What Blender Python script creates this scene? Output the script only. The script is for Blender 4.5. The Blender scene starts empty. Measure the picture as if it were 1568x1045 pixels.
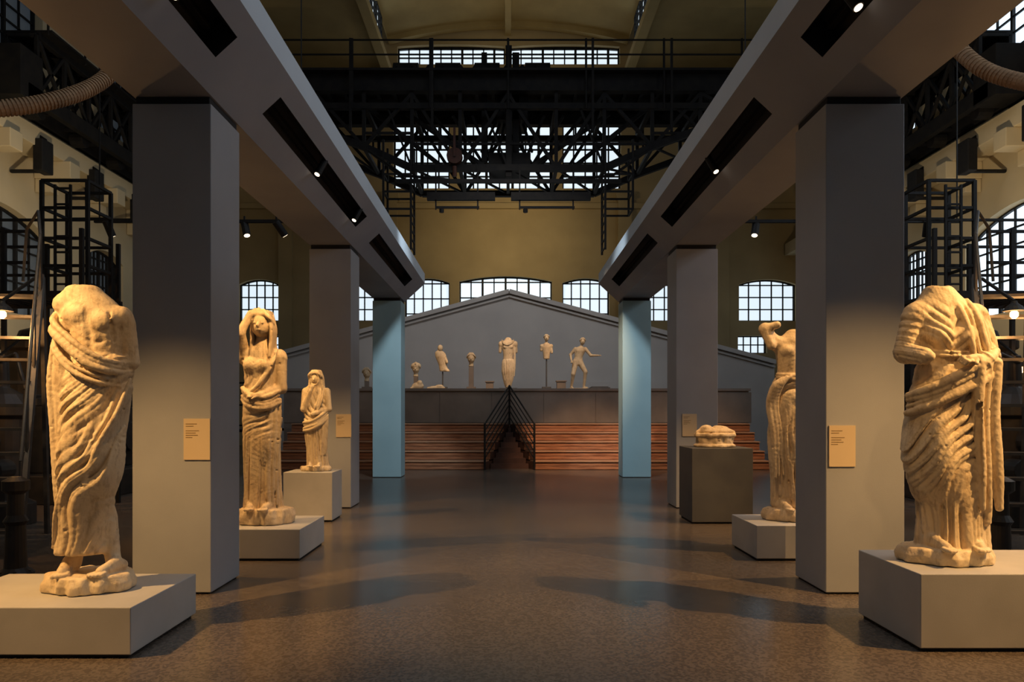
import bpy, math, random
import numpy as np
from mathutils import Vector, Matrix
random.seed(4)
C=bpy.context.scene.collection
try:
    bpy.context.scene.view_settings.view_transform='Standard'
except Exception as e: print(e)

# ---------------------------------------------------------------- materials
def mat(name,col,rough=.7,col2=None,scale=6,metal=0,bump=0,bscale=40,emit=0,detail=6,spec=.4,stretch=None):
    m=bpy.data.materials.new(name); m.use_nodes=True
    nt=m.node_tree; b=nt.nodes['Principled BSDF']
    b.inputs['Base Color'].default_value=(*col,1); b.inputs['Roughness'].default_value=rough
    b.inputs['Metallic'].default_value=metal
    b.inputs['Specular IOR Level'].default_value=spec
    tc=nt.nodes.new('ShaderNodeTexCoord'); src=tc.outputs['Object']
    if stretch:
        mp=nt.nodes.new('ShaderNodeMapping'); mp.inputs['Scale'].default_value=stretch
        nt.links.new(src,mp.inputs['Vector']); src=mp.outputs['Vector']
    if col2 is not None:
        n=nt.nodes.new('ShaderNodeTexNoise'); n.inputs['Scale'].default_value=scale; n.inputs['Detail'].default_value=detail
        r=nt.nodes.new('ShaderNodeValToRGB'); r.color_ramp.elements[0].position=.35; r.color_ramp.elements[1].position=.65
        r.color_ramp.elements[0].color=(*col,1); r.color_ramp.elements[1].color=(*col2,1)
        nt.links.new(src,n.inputs['Vector']); nt.links.new(n.outputs['Fac'],r.inputs['Fac']); nt.links.new(r.outputs['Color'],b.inputs['Base Color'])
    if bump:
        n=nt.nodes.new('ShaderNodeTexNoise'); n.inputs['Scale'].default_value=bscale; n.inputs['Detail'].default_value=5
        bp=nt.nodes.new('ShaderNodeBump'); bp.inputs['Strength'].default_value=bump; bp.inputs['Distance'].default_value=.02
        nt.links.new(src,n.inputs['Vector']); nt.links.new(n.outputs['Fac'],bp.inputs['Height']); nt.links.new(bp.outputs['Normal'],b.inputs['Normal'])
    if emit:
        b.inputs['Emission Color'].default_value=(*col,1); b.inputs['Emission Strength'].default_value=emit
    return m
M_ochre=mat('ochre_plaster',(.37,.28,.14),.85,(.44,.335,.17),.6,bump=.1,bscale=20)
M_ceil=mat('ceiling_plaster',(.36,.27,.115),.85,(.43,.325,.14),.8)
M_cream=mat('cream_plaster',(.50,.42,.27),.85,(.58,.48,.30),.7)
M_pil=mat('pillar_grey_paint',(.32,.335,.365),.6,(.355,.37,.40),1.5,bump=.05,bscale=120)
M_pilb=mat('pillar_blue',(.30,.46,.52),.6,(.33,.50,.56),1.5,bump=.05,bscale=120)  # bluer base colour for the farthest pillar pair
M_beam=mat('beam_grey_paint',(.245,.265,.31),.6,(.28,.30,.345),1.2)
M_lip=mat('beam_edge_light_tint',(.50,.58,.66),.6,(.54,.62,.70),1.2)  # paler blue paints window light onto the beam lips
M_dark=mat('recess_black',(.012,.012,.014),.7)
M_plin=mat('plinth_paint',(.42,.41,.39),.6,(.47,.46,.44),3,bump=.04,bscale=150)
M_plind=mat('plinth_dark_paint',(.08,.08,.085),.6,(.10,.10,.10),3)
M_steel=mat('black_steel',(.008,.008,.009),.6,(.014,.013,.012),8,spec=.25)
M_crane=mat('crane_black_paint',(.006,.006,.007),.7,(.012,.011,.010),4,spec=.2)
M_steel2=mat('machine_iron',(.028,.027,.026),.45,(.05,.042,.035),5,metal=.3)
M_ladder=mat('ladder_lit_steel',(.03,.028,.026),.5,(.06,.05,.04),9,spec=.5)  # steel colour raised to stand in for light on the ladder
M_rust=mat('rusty_red_iron',(.07,.022,.012),.7,(.04,.015,.01),9)
M_hose=mat('hose_brown',(.34,.21,.11),.75,(.26,.155,.08),6)
M_wood=mat('red_wood_planks',(.26,.10,.045),.5,(.46,.20,.095),2.2,bump=.15,bscale=14,stretch=(1,12,12))
M_woodl=mat('worn_wood_nosing',(.42,.22,.12),.5,(.52,.30,.18),2.2,stretch=(1,12,12))
M_woodd=mat('shade_dark_wood',(.05,.022,.014),.6,(.09,.04,.025),3)  # dark tone paints the stair notch's shade; also backs the plank joints
M_pod=mat('podium_stone',(.20,.16,.13),.7,(.26,.21,.17),1.5)
M_ped=mat('pediment_paint',(.42,.41,.405),.75,(.47,.46,.45),.8)
M_label=mat('label_card',(.60,.47,.30),.7,(.64,.51,.33),2)
M_ink=mat('label_ink',(.25,.17,.08),.8)
def marble(name,c1,c2,c3,s):
    m=mat(name,c1,.60,c2,s,bump=.18,bscale=60,detail=12)
    nt=m.node_tree; b=nt.nodes['Principled BSDF']; ramp=[n for n in nt.nodes if n.type=='VALTORGB'][0]
    ramp.color_ramp.elements[0].position=.30; ramp.color_ramp.elements[1].position=.68
    tc=[n for n in nt.nodes if n.type=='TEX_COORD'][0]
    mp=nt.nodes.new('ShaderNodeMapping'); mp.inputs['Scale'].default_value=(9,9,3.5); nt.links.new(tc.outputs['Object'],mp.inputs['Vector'])
    n=nt.nodes.new('ShaderNodeTexNoise'); n.inputs['Scale'].default_value=2.2; n.inputs['Detail'].default_value=12; n.inputs['Roughness'].default_value=.72; nt.links.new(mp.outputs['Vector'],n.inputs['Vector'])
    r=nt.nodes.new('ShaderNodeValToRGB'); r.color_ramp.elements[0].position=.50; r.color_ramp.elements[1].position=.78
    nt.links.new(n.outputs['Fac'],r.inputs['Fac'])
    mx=nt.nodes.new('ShaderNodeMixRGB'); nt.links.new(r.outputs['Color'],mx.inputs[0]); nt.links.new(ramp.outputs['Color'],mx.inputs[1]); mx.inputs[2].default_value=(*c3,1)
    nt.links.new(mx.outputs['Color'],b.inputs['Base Color'])
    return m
M_st=[marble('marble_warm_%d'%i,c1,c2,c3,s) for i,(c1,c2,c3,s) in enumerate([
  ((.62,.48,.30),(.80,.67,.46),(.30,.19,.10),2.4),((.58,.43,.26),(.73,.59,.39),(.28,.18,.09),3.0),((.60,.45,.28),(.75,.61,.41),(.28,.19,.10),2.6)])]
M_glass=mat('daylight_glass',(.74,.86,.95),.3,emit=1.0)
M_glassr=mat('daylight_glass_side',(.70,.85,1.0),.3,emit=1.4)
M_glassd=mat('dusk_glass',(.10,.12,.14),.2,emit=.15)
M_bulb=mat('lamp_glow',(1.,.55,.2),.3,emit=6)
M_bulbw=mat('spot_glow',(1.,.78,.55),.3,emit=4)
M_floor=bpy.data.materials.new('terrazzo_floor'); M_floor.use_nodes=True
nt=M_floor.node_tree; b=nt.nodes['Principled BSDF']
tc=nt.nodes.new('ShaderNodeTexCoord')
def nz(s,d=4):
    n=nt.nodes.new('ShaderNodeTexNoise'); n.inputs['Scale'].default_value=s; n.inputs['Detail'].default_value=d
    nt.links.new(tc.outputs['Object'],n.inputs['Vector']); return n
n1=nz(.5,8); v=nt.nodes.new('ShaderNodeTexVoronoi'); v.inputs['Scale'].default_value=55
nt.links.new(tc.outputs['Object'],v.inputs['Vector'])
r1=nt.nodes.new('ShaderNodeValToRGB'); r1.color_ramp.elements[0].color=(.095,.076,.060,1); r1.color_ramp.elements[1].color=(.145,.118,.094,1)
r1.color_ramp.elements[0].position=.3; r1.color_ramp.elements[1].position=.7
nt.links.new(n1.outputs['Fac'],r1.inputs['Fac'])
mx=nt.nodes.new('ShaderNodeMixRGB'); mx.blend_type='MULTIPLY'; mx.inputs[0].default_value=.5
r2=nt.nodes.new('ShaderNodeValToRGB'); r2.color_ramp.elements[0].color=(.4,.35,.33,1); r2.color_ramp.elements[1].color=(1.25,1.2,1.15,1)
r2.color_ramp.elements[0].position=.35; r2.color_ramp.elements[1].position=.6
nt.links.new(v.outputs['Color'],r2.inputs['Fac']); nt.links.new(r1.outputs['Color'],mx.inputs[1]); nt.links.new(r2.outputs['Color'],mx.inputs[2])
nt.links.new(mx.outputs['Color'],b.inputs['Base Color'])
rr=nt.nodes.new('ShaderNodeMapRange'); rr.inputs['To Min'].default_value=.20; rr.inputs['To Max'].default_value=.30
nt.links.new(nz(.35,1).outputs['Fac'],rr.inputs['Value']); nt.links.new(rr.outputs['Result'],b.inputs['Roughness'])

# ---------------------------------------------------------------- mesh builder
class MB:
    def __init__(s): s.v=[]; s.f=[]; s.m=[]; s.mi=0
    def quad(s,*p):
        i=len(s.v); s.v+= [tuple(q) for q in p]; s.f.append(tuple(range(i,i+len(p)))); s.m.append(s.mi)
    def box(s,lo,hi):
        x0,y0,z0=lo;x1,y1,z1=hi; i=len(s.v)
        s.v+=[(x0,y0,z0),(x1,y0,z0),(x1,y1,z0),(x0,y1,z0),(x0,y0,z1),(x1,y0,z1),(x1,y1,z1),(x0,y1,z1)]
        for f in [(3,2,1,0),(4,5,6,7),(0,1,5,4),(1,2,6,5),(2,3,7,6),(3,0,4,7)]: s.f.append(tuple(i+a for a in f)); s.m.append(s.mi)
    def bar(s,p,q,w=.1,h=None,n=4):
        p=Vector(p);q=Vector(q);h=h or w; d=(q-p)
        if d.length<1e-6: return
        d.normalize(); up=Vector((0,0,1)) if abs(d.z)<.95 else Vector((0,1,0))
        a=d.cross(up).normalized(); b2=a.cross(d).normalized(); i=len(s.v)
        for base in (p,q):
            for k in range(n):
                if n==4: ca,cb=[(-1,-1),(1,-1),(1,1),(-1,1)][k]
                else: ca,cb=math.cos(2*math.pi*k/n),math.sin(2*math.pi*k/n)
                s.v.append(tuple(base+a*ca*w/2+b2*cb*h/2))
        for k in range(n): s.f.append((i+k,i+(k+1)%n,i+n+(k+1)%n,i+n+k)); s.m.append(s.mi)
        s.f.append(tuple(i+k for k in reversed(range(n)))); s.m.append(s.mi)
        s.f.append(tuple(i+n+k for k in range(n))); s.m.append(s.mi)
    def path(s,pts,w,n=6):
        for a,b_ in zip(pts[:-1],pts[1:]): s.bar(a,b_,w,n=n)
    def lathe(s,c,prof,n=20):
        cx,cy,cz=c; i=len(s.v)
        for (r,z) in prof:
            for k in range(n): s.v.append((cx+r*math.cos(2*math.pi*k/n),cy+r*math.sin(2*math.pi*k/n),cz+z))
        for j in range(len(prof)-1):
            for k in range(n):
                s.f.append((i+j*n+k,i+j*n+(k+1)%n,i+(j+1)*n+(k+1)%n,i+(j+1)*n+k)); s.m.append(s.mi)
        s.f.append(tuple(i+k for k in reversed(range(n)))); s.m.append(s.mi)
        s.f.append(tuple(i+(len(prof)-1)*n+k for k in range(n))); s.m.append(s.mi)
    def prism(s,poly,z0,z1):
        i=len(s.v);n=len(poly)
        s.v+=[(x,y,z0) for x,y in poly]+[(x,y,z1) for x,y in poly]
        s.f.append(tuple(i+k for k in reversed(range(n)))); s.m.append(s.mi)
        s.f.append(tuple(i+n+k for k in range(n))); s.m.append(s.mi)
        for k in range(n): s.f.append((i+k,i+(k+1)%n,i+n+(k+1)%n,i+n+k)); s.m.append(s.mi)
    def obj(s,name,mats,parent=None,bevel=0,smooth=False,loc=None):
        me=bpy.data.meshes.new(name); me.from_pydata(s.v,[],s.f)
        mats=mats if isinstance(mats,(list,tuple)) else [mats]
        for m in mats: me.materials.append(m)
        me.polygons.foreach_set('material_index',s.m)
        if smooth: me.polygons.foreach_set('use_smooth',[True]*len(s.f))
        me.update(); o=bpy.data.objects.new(name,me); C.objects.link(o)
        if parent: o.parent=parent
        if bevel:
            bv=o.modifiers.new('bevel','BEVEL'); bv.width=bevel; bv.segments=2; bv.limit_method='ANGLE'
        return o
def empty(name):
    o=bpy.data.objects.new(name,None); C.objects.link(o); return o

def wall(name,mp,u0,u1,v0,v1,holes,t,m):
    B=MB(); us=sorted({u0,u1,*[h[0] for h in holes],*[h[1] for h in holes]}); vs=sorted({v0,v1,*[h[2] for h in holes],*[h[3] for h in holes]})
    for a,c in zip(us[:-1],us[1:]):
        for d,e in zip(vs[:-1],vs[1:]):
            mu,mv=(a+c)/2,(d+e)/2
            if any(h[0]<mu<h[1] and h[2]<mv<h[3] for h in holes): continue
            B.quad(mp(a,d,0),mp(c,d,0),mp(c,e,0),mp(a,e,0))
    for h in holes:
        a,c,d,e,r=h; N=12; arc=[]
        for k in range(N+1):
            x=-1+2*k/N; arc.append((a+(c-a)*k/N, e-r*x*x))
        for p,q in zip(arc[:-1],arc[1:]):
            if r>0: B.quad(mp(p[0],p[1],0),mp(q[0],q[1],0),mp(q[0],e,0),mp(p[0],e,0))
            B.quad(mp(p[0],p[1],0),mp(p[0],p[1],t),mp(q[0],q[1],t),mp(q[0],q[1],0))
        B.quad(mp(a,d,0),mp(c,d,0),mp(c,d,t),mp(a,d,t))
        B.quad(mp(a,d,0),mp(a,d,t),mp(a,e-r,t),mp(a,e-r,0)); B.quad(mp(c,d,0),mp(c,d,t),mp(c,e-r,t),mp(c,e-r,0))
    return B.obj(name,m)
WN=[0]
def window(mp,h,t,nx,nz_,glass,fw=.05):
    a,c,d,e,r=h; B=MB(); B.mi=0
    N=12; top=[(a+(c-a)*k/N, e-r*(-1+2*k/N)**2) for k in range(N+1)]
    for p,q in zip(top[:-1],top[1:]): B.quad(mp(p[0],d,t),mp(q[0],d,t),mp(q[0],q[1],t),mp(p[0],p[1],t))
    B.mi=1; w=t-.06
    for k in range(nx+1):
        u=a+(c-a)*k/nx; x=-1+2*k/nx; th=fw*(2.2 if k in(0,nx) else (1.8 if nx>=6 and k%(max(2,nx//3))==0 else 1))
        B.bar(mp(u,d,w),mp(u,e-r*x*x,w),th)
    for k in range(nz_+1):
        vv=d+(e-r-d)*k/nz_
        B.bar(mp(a,vv,w),mp(c,vv,w),fw*(2 if k==0 else 1))
    for p,q in zip(top[:-1],top[1:]): B.bar(mp(p[0],p[1],w),mp(q[0],q[1],w),fw*2)
    WN[0]+=1
    return B.obj('window_%d'%WN[0],[glass,M_steel])

# ---------------------------------------------------------------- room shell
B=MB(); B.quad((-14,-3,0),(14,-3,0),(14,35,0),(-14,35,0)); B.obj('floor',M_floor)
bk=lambda u,v_,w:(u,35+w,v_)
lower=[(-12.9,-10.95,5.95,7.95,.25),(-9,-6.4,5.95,7.95,.25),(-4.95,-2.8,5.6,8.0,.22),(-2.34,2.1,5.6,8.1,.25),(2.6,4.85,5.6,8.0,.22),(6.5,9.1,5.95,7.95,.25),(11.05,13.8,5.95,7.95,.25)]
small=[(-12.3,-10.95,4.4,5.25,0),(11.0,12.4,4.4,5.25,0)]
tall=[(-5.5,-2.8,12.3,16.2,0),(-2.3,2.1,12.3,16.2,0),(2.6,5.4,12.3,16.2,0)]
top_=[(-5.3,-.15,18.25,19.2,.1),(.1,5.35,18.25,19.2,.1)]
low2=[(-5.3,5.35,17.3,17.62,0)]
allh=lower+small+tall+top_+low2
wall('wall_back',bk,-14,14,0,20.6,allh,.4,M_ochre)
for h in lower: window(bk,h,.35,8 if h[1]-h[0]>3 else 5,3,M_glass,.055)
for h in small: window(bk,h,.35,4,2,M_glass)
for h in tall: window(bk,h,.35,7 if h[1]-h[0]>3 else 5,6,M_glass,.07)
for h in top_: window(bk,h,.35,10,2,M_glass,.06)
for h in low2: window(bk,h,.35,20,1,M_glass)
rw=lambda u,v_,w:(14+w,u,v_); lw=lambda u,v_,w:(-14-w,u,v_)
sh=[(9,13,4.6,7.5,.5),(17.6,22.4,4.4,7.4,.6),(24.4,26.6,4.6,7.2,.3),(29,33,4.6,7.4,.5),(16.8,22,11.4,14.6,.9),(25,30,11.4,14.6,.9)]
wall('wall_right',rw,-3,35,0,18,sh,.4,M_cream)
wall('wall_left',lw,-3,35,0,18,sh,.4,M_cream)
for h in sh: window(rw,h,.35,8,5,M_glassr)
for i,h in enumerate(sh): window(lw,h,.35,8,5,M_glassd)
B=MB()
for x in (-10.6,-5.6,5.55,10.2): B.box((x-.32,34.75,0),(x+.32,35,12.0)); B.box((x-.4,34.68,11.7),(x+.4,35,12.0))
B.box((-14,34.8,11.3),(14,35,11.55)); B.box((-14,34.7,17.75),(-5.6,35,17.95)); B.box((5.6,34.7,17.75),(14,35,17.95))
B.obj('trim_back_pilasters',M_ochre)
B=MB()
for s in (-1,1):
    B.quad((s*5.7,-3,17.9),(s*14,-3,17.9),(s*14,35,17.9),(s*5.7,35,17.9))
    for y0 in range(-3,35,2): 
        B.quad((s*5.7,y0,17.9),(s*5.7,y0+2,17.9),(s*5.7,y0+2,18.2),(s*5.7,y0,18.2))
        B.quad((s*5.7,y0,19.2),(s*5.7,y0+2,19.2),(s*5.7,y0+2,19.35),(s*5.7,y0,19.35))
    B.box((-5.9 if s<0 else 5.5,-3,17.55),(-5.5 if s<0 else 5.9,35,17.9))
N=14
arc=[(-5.7+11.4*k/N, 19.35+.75*(1-(-1+2*k/N)**2)) for k in range(N+1)]
for p,q in zip(arc[:-1],arc[1:]): B.quad((p[0],-3,p[1]),(q[0],-3,q[1]),(q[0],35,q[1]),(p[0],35,p[1]))
for yr in (23,27,31,34.7):
    for p,q in zip(arc[:-1],arc[1:]): B.bar((p[0],yr,p[1]-.12),(q[0],yr,q[1]-.12),.3,.25)
B.box((-.14,-3,19.6),(.14,35,20.05))
B.obj('ceiling',M_ceil)
for s in (-1,1):
    mp=(lambda u,v_,w,s=s:(s*(5.7+w),u,v_))
    for y0 in (21,25,29): window(mp,(y0,y0+3.6,18.2,19.2,0),.02,10,3,M_glass,.04)
# ---------------------------------------------------------------- crane runway
B=MB()
for s in (-1,1):
    B.box((min(s*13.1,s*13.98),-2.9,9.0),(max(s*13.1,s*13.98),34.6,9.55))
    for y in np.arange(1,34,2.6):
        B.prism([(s*13.98,y-.25),(s*12.9,y-.25),(s*12.9,y+.25),(s*13.98,y+.25)][::s],8.5,9.0)
        B.prism([(s*13.98,y-.2),(s*13.5,y-.2),(s*13.5,y+.2),(s*13.98,y+.2)][::s],8.1,8.5)
RUN=B.obj('crane_runway_girders',M_cream,bevel=.02)
for s in (-1,1):
    B=MB()
    for y in np.arange(2.3,33,2.6):
        x=s*12.95
        B.box((x-.22,y-.25,8.3),(x+.06,y+.25,9.2)); B.bar((x,y,9.2),(x+s*.3,y,9.4),.1)
        B.bar((x-.1,y,8.35),(x+s*1.0,y,8.35),.1)
    B.obj('bracket_boxes',M_steel,RUN,bevel=.03)

# ---------------------------------------------------------------- overhead crane
def zb(x):
    a=abs(x)
    return float(np.interp(a,[0,3.8,5.6,9,13.4],[10.1,10.1,11.2,12.0,12.2]))
crane=empty('overhead_travelling_crane')
B=MB()
Y0,Y1=25.5,28.5
xs=np.linspace(-13.4,13.4,17)
for Y in (Y0,Y1):
    B.box((-13.4,Y-.16,12.75),(13.4,Y+.16,13.3)); B.box((-13.4,Y-.1,12.15),(13.4,Y+.1,12.35))
    for i in range(len(xs)-1):
        a,b_=xs[i],xs[i+1]
        B.bar((a,Y,zb(a)),(b_,Y,zb(b_)),.22)
        B.bar((a,Y,zb(a)),(a,Y,13.1),.12)
        if i%2: B.bar((a,Y,zb(a)),(b_,Y,12.7),.11)
        else: B.bar((b_,Y,zb(b_)),(a,Y,12.7),.11)
        if Y==Y0: 
            m=(a+b_)/2
            if i%2: B.bar((b_,Y,zb(b_)),(m,Y,12.2),.07)
        if abs(a)<5.6 and Y==Y0:
            m=(zb(a)+13)/2-.6; B.bar((a,Y,m),(b_,Y,m),.08)
for a in xs:
    B.bar((a,Y0,zb(a)),(a,Y1,zb(a)),.12); B.bar((a,Y0,12.3),(a,Y1,12.3),.14)
for a,b_ in zip(xs[:-1],xs[1:]): B.bar((a,Y0,zb(a)),(b_,Y1,zb(b_)),.07)
B.box((-13.4,Y0-.5,13.3),(13.4,Y1+.5,13.38))
for x in np.arange(-13.2,13.3,.6): B.box((x,Y0,13.15),(x+.12,Y1,13.3))
B.obj('girder_trusses',M_crane,crane)
B=MB()
for Y in (Y0-.45,Y1+.45):
    for z in (13.85,14.35): B.bar((-13.4,Y,z),(13.4,Y,z),.06,n=6)
    for x in np.arange(-13.35,13.4,2.67): B.bar((x,Y,12.0),(x,Y,14.4),.08,n=6)
for x in (-5.4,-2.6,2.9,5.6): B.bar((x,Y0-.45,11.2),(x,Y0-.45,14.4),.08)
B.obj('catwalk_railing',M_crane,crane)
B=MB()
B.box((-4.6,26,13.4),(1.9,28,13.62))
for x in (-4.1,-2.6,-1.2,.6): B.bar((x,26.2,13.85),(x+.9,26.2,13.85),.5,n=14); B.box((x+.2,26.6,13.6),(x+.9,27.2,14.05+.2*random.random()))
for x in np.arange(-3.9,1.6,.55): B.lathe((x,25.9,13.6),[(.1,0),(.12,.2),(.05,.3)],8)
B.box((-.95,26,10.5),(-.75,26.2,14.4)); B.box((.15,26,10.5),(.4,26.2,14.4)); B.box((-.7,25.9,10.3),(.8,27.6,10.8)); B.box((-.4,26,12.0),(.7,27.4,12.9))
for k in range(7): B.bar((-.95+.3*k,25.9,10.8),(-.4+.15*k,26.5,12.2),.08)
for s in (-1,1):
    for k in range(3): B.bar((s*(1.3+.7*k),26.4,12.3),(s*(.5+.3*k),26.4,10.4),.10)
    B.bar((s*3.6,26,12.2),(s*.8,26,10.3),.14); B.bar((s*5.2,26,12.6),(s*2.2,26,10.2),.14)
B.bar((0.02,25.6,14.4),(0.02,25.6,9.8),.22)
B.obj('winch_trolley',M_crane,crane,bevel=.015)
B=MB()
B.bar((-1.85,25.2,10.45),(-1.85,25.45,10.45),.55,n=18); B.bar((-1.85,25.2,11.4),(-1.85,25.2,10.4),.08); B.bar((-1.85,25.3,10.1),(-1.85,25.3,9.75),.15,n=8)
B.obj('hook_pulley',M_rust,crane)
B=MB()
for x0,x1 in ((-2.8,-.45),(.1,2.85)):
    B.box((x0,25.2,8.92),(x1,25.4,9.18)); B.bar((x0+.3,25.3,8.68),(x1-.55,25.3,8.68),.07)
    for x in (x0+.3,x1-.6): B.bar((x,25.3,8.6),(x,25.3,10.1),.05); 
    B.bar((x0+.5,25.3,8.62),(x0+.5,25.3,8.5),.16,n=8)
B.box((-3.9,25.15,9.5),(3.9,25.3,9.62))
B.path([(-4.8,25.2,10.6),(-3.6,25.2,9.75),(-2,25.2,9.6)],.1); B.path([(4.8,25.2,10.6),(3.6,25.2,9.75),(2,25.2,9.6)],.1)
for s in (-1,1):
    for x in (s*3.35,s*4.3):
        for y in (25.2,26.1): B.bar((x,y,7.2 if abs(x)<4 else 8.6),(x,y,11),.07)
    for z in (8.6,9.2,9.8): 
        B.bar((s*3.35,25.2,z),(s*4.3,25.2,z),.06); B.bar((s*3.35,26.1,z),(s*4.3,26.1,z),.06); B.bar((s*4.3,25.2,z),(s*4.3,26.1,z),.06)
    for z in np.arange(7.3,10,.3): B.bar((s*3.35,25.2,z),(s*3.35,26.1,z),.04)
B.obj('hanging_service_frames',M_crane,crane)
for s in (-1,1):
    B=MB()
    for X in (s*12.5,s*13.3):
        B.box((X-.1,18.9,9.75),(X+.1,29.5,10.15)); B.box((X-.08,19.4,11.5),(X+.08,29.5,11.7))
        ys=np.arange(19.4,29.6,1.2)
        for a,b_ in zip(ys[:-1],ys[1:]): B.bar((X,a,10),(X,b_,11.6),.09); B.bar((X,a,11.6),(X,b_,10),.09); B.bar((X,a,10),(X,a,11.6),.1)
    for y in np.arange(19.4,29.6,1.2): B.bar((s*12.5,y,10),(s*13.3,y,10),.1); B.bar((s*12.5,y,11.6),(s*13.3,y,11.6),.1)
    B.box((min(s*12.4,s*13.4),18.6,9.7),(max(s*12.4,s*13.4),19.5,11.0))
    for y in (19.9,22,24,27,29): B.bar((s*12.9-.2,y,9.78),(s*12.9+.2,y,9.78),.44,n=14)
    for y in np.arange(19.4,29.6,1.7): B.bar((s*12.2,y,11.6),(s*12.2,y,12.7),.05)
    for z in (12.15,12.7): B.bar((s*12.2,19.4,z),(s*12.2,29.5,z),.05)
    B.box((min(s*12.1,s*13.4),19.4,11.68),(max(s*12.1,s*13.4),29.5,11.74))
    B.obj('end_carriage',M_crane,crane,bevel=.01)

# ---------------------------------------------------------------- pillars
XC=.09
def pillar(s,y,m):
    B=MB(); a,b_=XC+s*2.69,XC+s*3.38; x0,x1=min(a,b_),max(a,b_)
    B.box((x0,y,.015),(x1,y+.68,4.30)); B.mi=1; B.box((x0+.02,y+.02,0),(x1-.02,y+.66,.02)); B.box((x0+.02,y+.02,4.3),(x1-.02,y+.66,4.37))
    return B.obj('square_pillar',[m,M_dark],bevel=.008)
for i,y in enumerate((6.4,12.1,17.75)):
    for s in (-1,1): pillar(s,y,M_pilb if i==2 else M_pil)
slots=[(1.0,6.05),(7.2,11.6),(12.7,17.1)]
def lbeam(s):
    e=empty('lighting_beam'); a,b_=2.69,3.38; Ys,Ye=-2.5,18.43
    X=lambda v_:XC+s*v_
    B=MB()
    B.quad((X(b_),Ys,4.37),(X(a),Ys,4.37),(X(a),Ye,4.37),(X(b_),Ye,4.37))
    mpf=lambda u,v_,w:(X(a-.5*v_+.68*w),u,4.37+.46*v_+.73*w)
    c0,c1=.36,.72
    hs=[(u0,u1,c0,c1,0) for u0,u1 in slots]
    us=sorted({Ys,Ye,*[h[0] for h in hs],*[h[1] for h in hs]}); vs=[0,c0,c1,1]
    for p,q in zip(us[:-1],us[1:]):
        for c,d in zip(vs[:-1],vs[1:]):
            if any(h[0]<(p+q)/2<h[1] and h[2]<(c+d)/2<h[3] for h in hs): continue
            B.quad(mpf(p,c,0),mpf(q,c,0),mpf(q,d,0),mpf(p,d,0))
    i0,i1=a-.5,b_+.5
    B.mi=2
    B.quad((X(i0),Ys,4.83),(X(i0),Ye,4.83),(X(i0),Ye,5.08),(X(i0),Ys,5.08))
    B.mi=0
    B.quad((X(i0),Ys,5.08),(X(i0),Ye,5.08),(X(i1),Ye,5.08),(X(i1),Ys,5.08))
    B.quad((X(i1),Ys,5.08),(X(i1),Ye,5.08),(X(i1),Ye,4.83),(X(i1),Ys,4.83))
    B.quad((X(i1),Ys,4.83),(X(i1),Ye,4.83),(X(b_),Ye,4.37),(X(b_),Ys,4.37))
    for Y in (Ys,Ye): B.quad((X(b_),Y,4.37),(X(a),Y,4.37),(X(i0),Y,4.83),(X(i0),Y,5.08),(X(i1),Y,5.08),(X(i1),Y,4.83))
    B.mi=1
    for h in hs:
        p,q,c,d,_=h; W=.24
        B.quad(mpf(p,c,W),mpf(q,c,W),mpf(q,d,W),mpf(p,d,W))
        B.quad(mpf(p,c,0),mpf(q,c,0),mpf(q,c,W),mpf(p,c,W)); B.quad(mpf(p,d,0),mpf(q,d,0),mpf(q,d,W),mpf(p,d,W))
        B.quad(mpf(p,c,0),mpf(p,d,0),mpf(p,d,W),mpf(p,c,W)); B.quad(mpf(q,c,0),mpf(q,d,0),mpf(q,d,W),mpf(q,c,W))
        B.bar(mpf(p+.05,.54,.2),mpf(q-.05,.54,.2),.05)
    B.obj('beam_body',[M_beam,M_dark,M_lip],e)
    return e,mpf
def spothead(parent,c,d,L=.19,r=.042,name='spot_head'):
    c=Vector(c); d=Vector(d).normalized(); B=MB()
    B.bar(c-d*L*.7,c+d*L*.5,2*r,n=14); B.bar(c-d*L*.6,c-d*L*.6+Vector((0,0,.14)),.03)
    B.mi=1; B.bar(c+d*L*.5,c+d*(L*.5+.006),1.5*r,n=14)
    return B.obj(name,[M_steel,M_bulbw],parent)
for s,ys in ((-1,(5.15,9.0,11.15)),(1,(8.9,5.3))):
    e,mpf=lbeam(s)
    for y in ys:
        p=mpf(y,.54,-.03); spothead(e,p,(s*.3,-.35,-.8) )

# ---------------------------------------------------------------- plinths
def plinth(name,x0,x1,y0,y1,h,m):
    B=MB(); B.box((x0,y0,.025),(x1,y1,h)); B.mi=1; B.box((x0+.025,y0+.025,0),(x1-.025,y1-.025,.03))
    return B.obj(name,[m,M_dark],bevel=.006)
plinth('statue_plinth',-3.9,-2.44,4.73,5.72,.333,M_plin)
plinth('statue_plinth',-3.65,-2.23,7.83,8.87,.34,M_plin)
plinth('statue_plinth',-3.26,-2.55,10.6,11.22,.72,M_plin)
plinth('statue_plinth',2.74,4.2,4.86,5.72,.52,M_plin)
plinth('statue_plinth',2.66,4.1,7.83,8.7,.38,M_plin)
plinth('statue_plinth',2.62,3.49,10.42,11.2,1.08,M_plind)
def label(x,y,z,w,h):
    B=MB(); B.box((x-w/2,y-.012,z-h/2),(x+w/2,y-.001,z+h/2)); B.mi=1
    zz=z+h*.38
    for k,f in enumerate((.5,.35,0,.6,.45,.55,.3)):
        if f: B.box((x-w*.42,y-.0135,zz-.006),(x-w*.42+w*.84*f,y-.012,zz))
        zz-=h*.055
    B.obj('label_card',[M_label,M_ink])
label(-2.72,6.4,1.36,.23,.36); label(-2.72,12.1,1.37,.25,.38); label(2.92,6.4,1.30,.23,.36); label(3.0,12.1,1.38,.24,.37)

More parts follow.
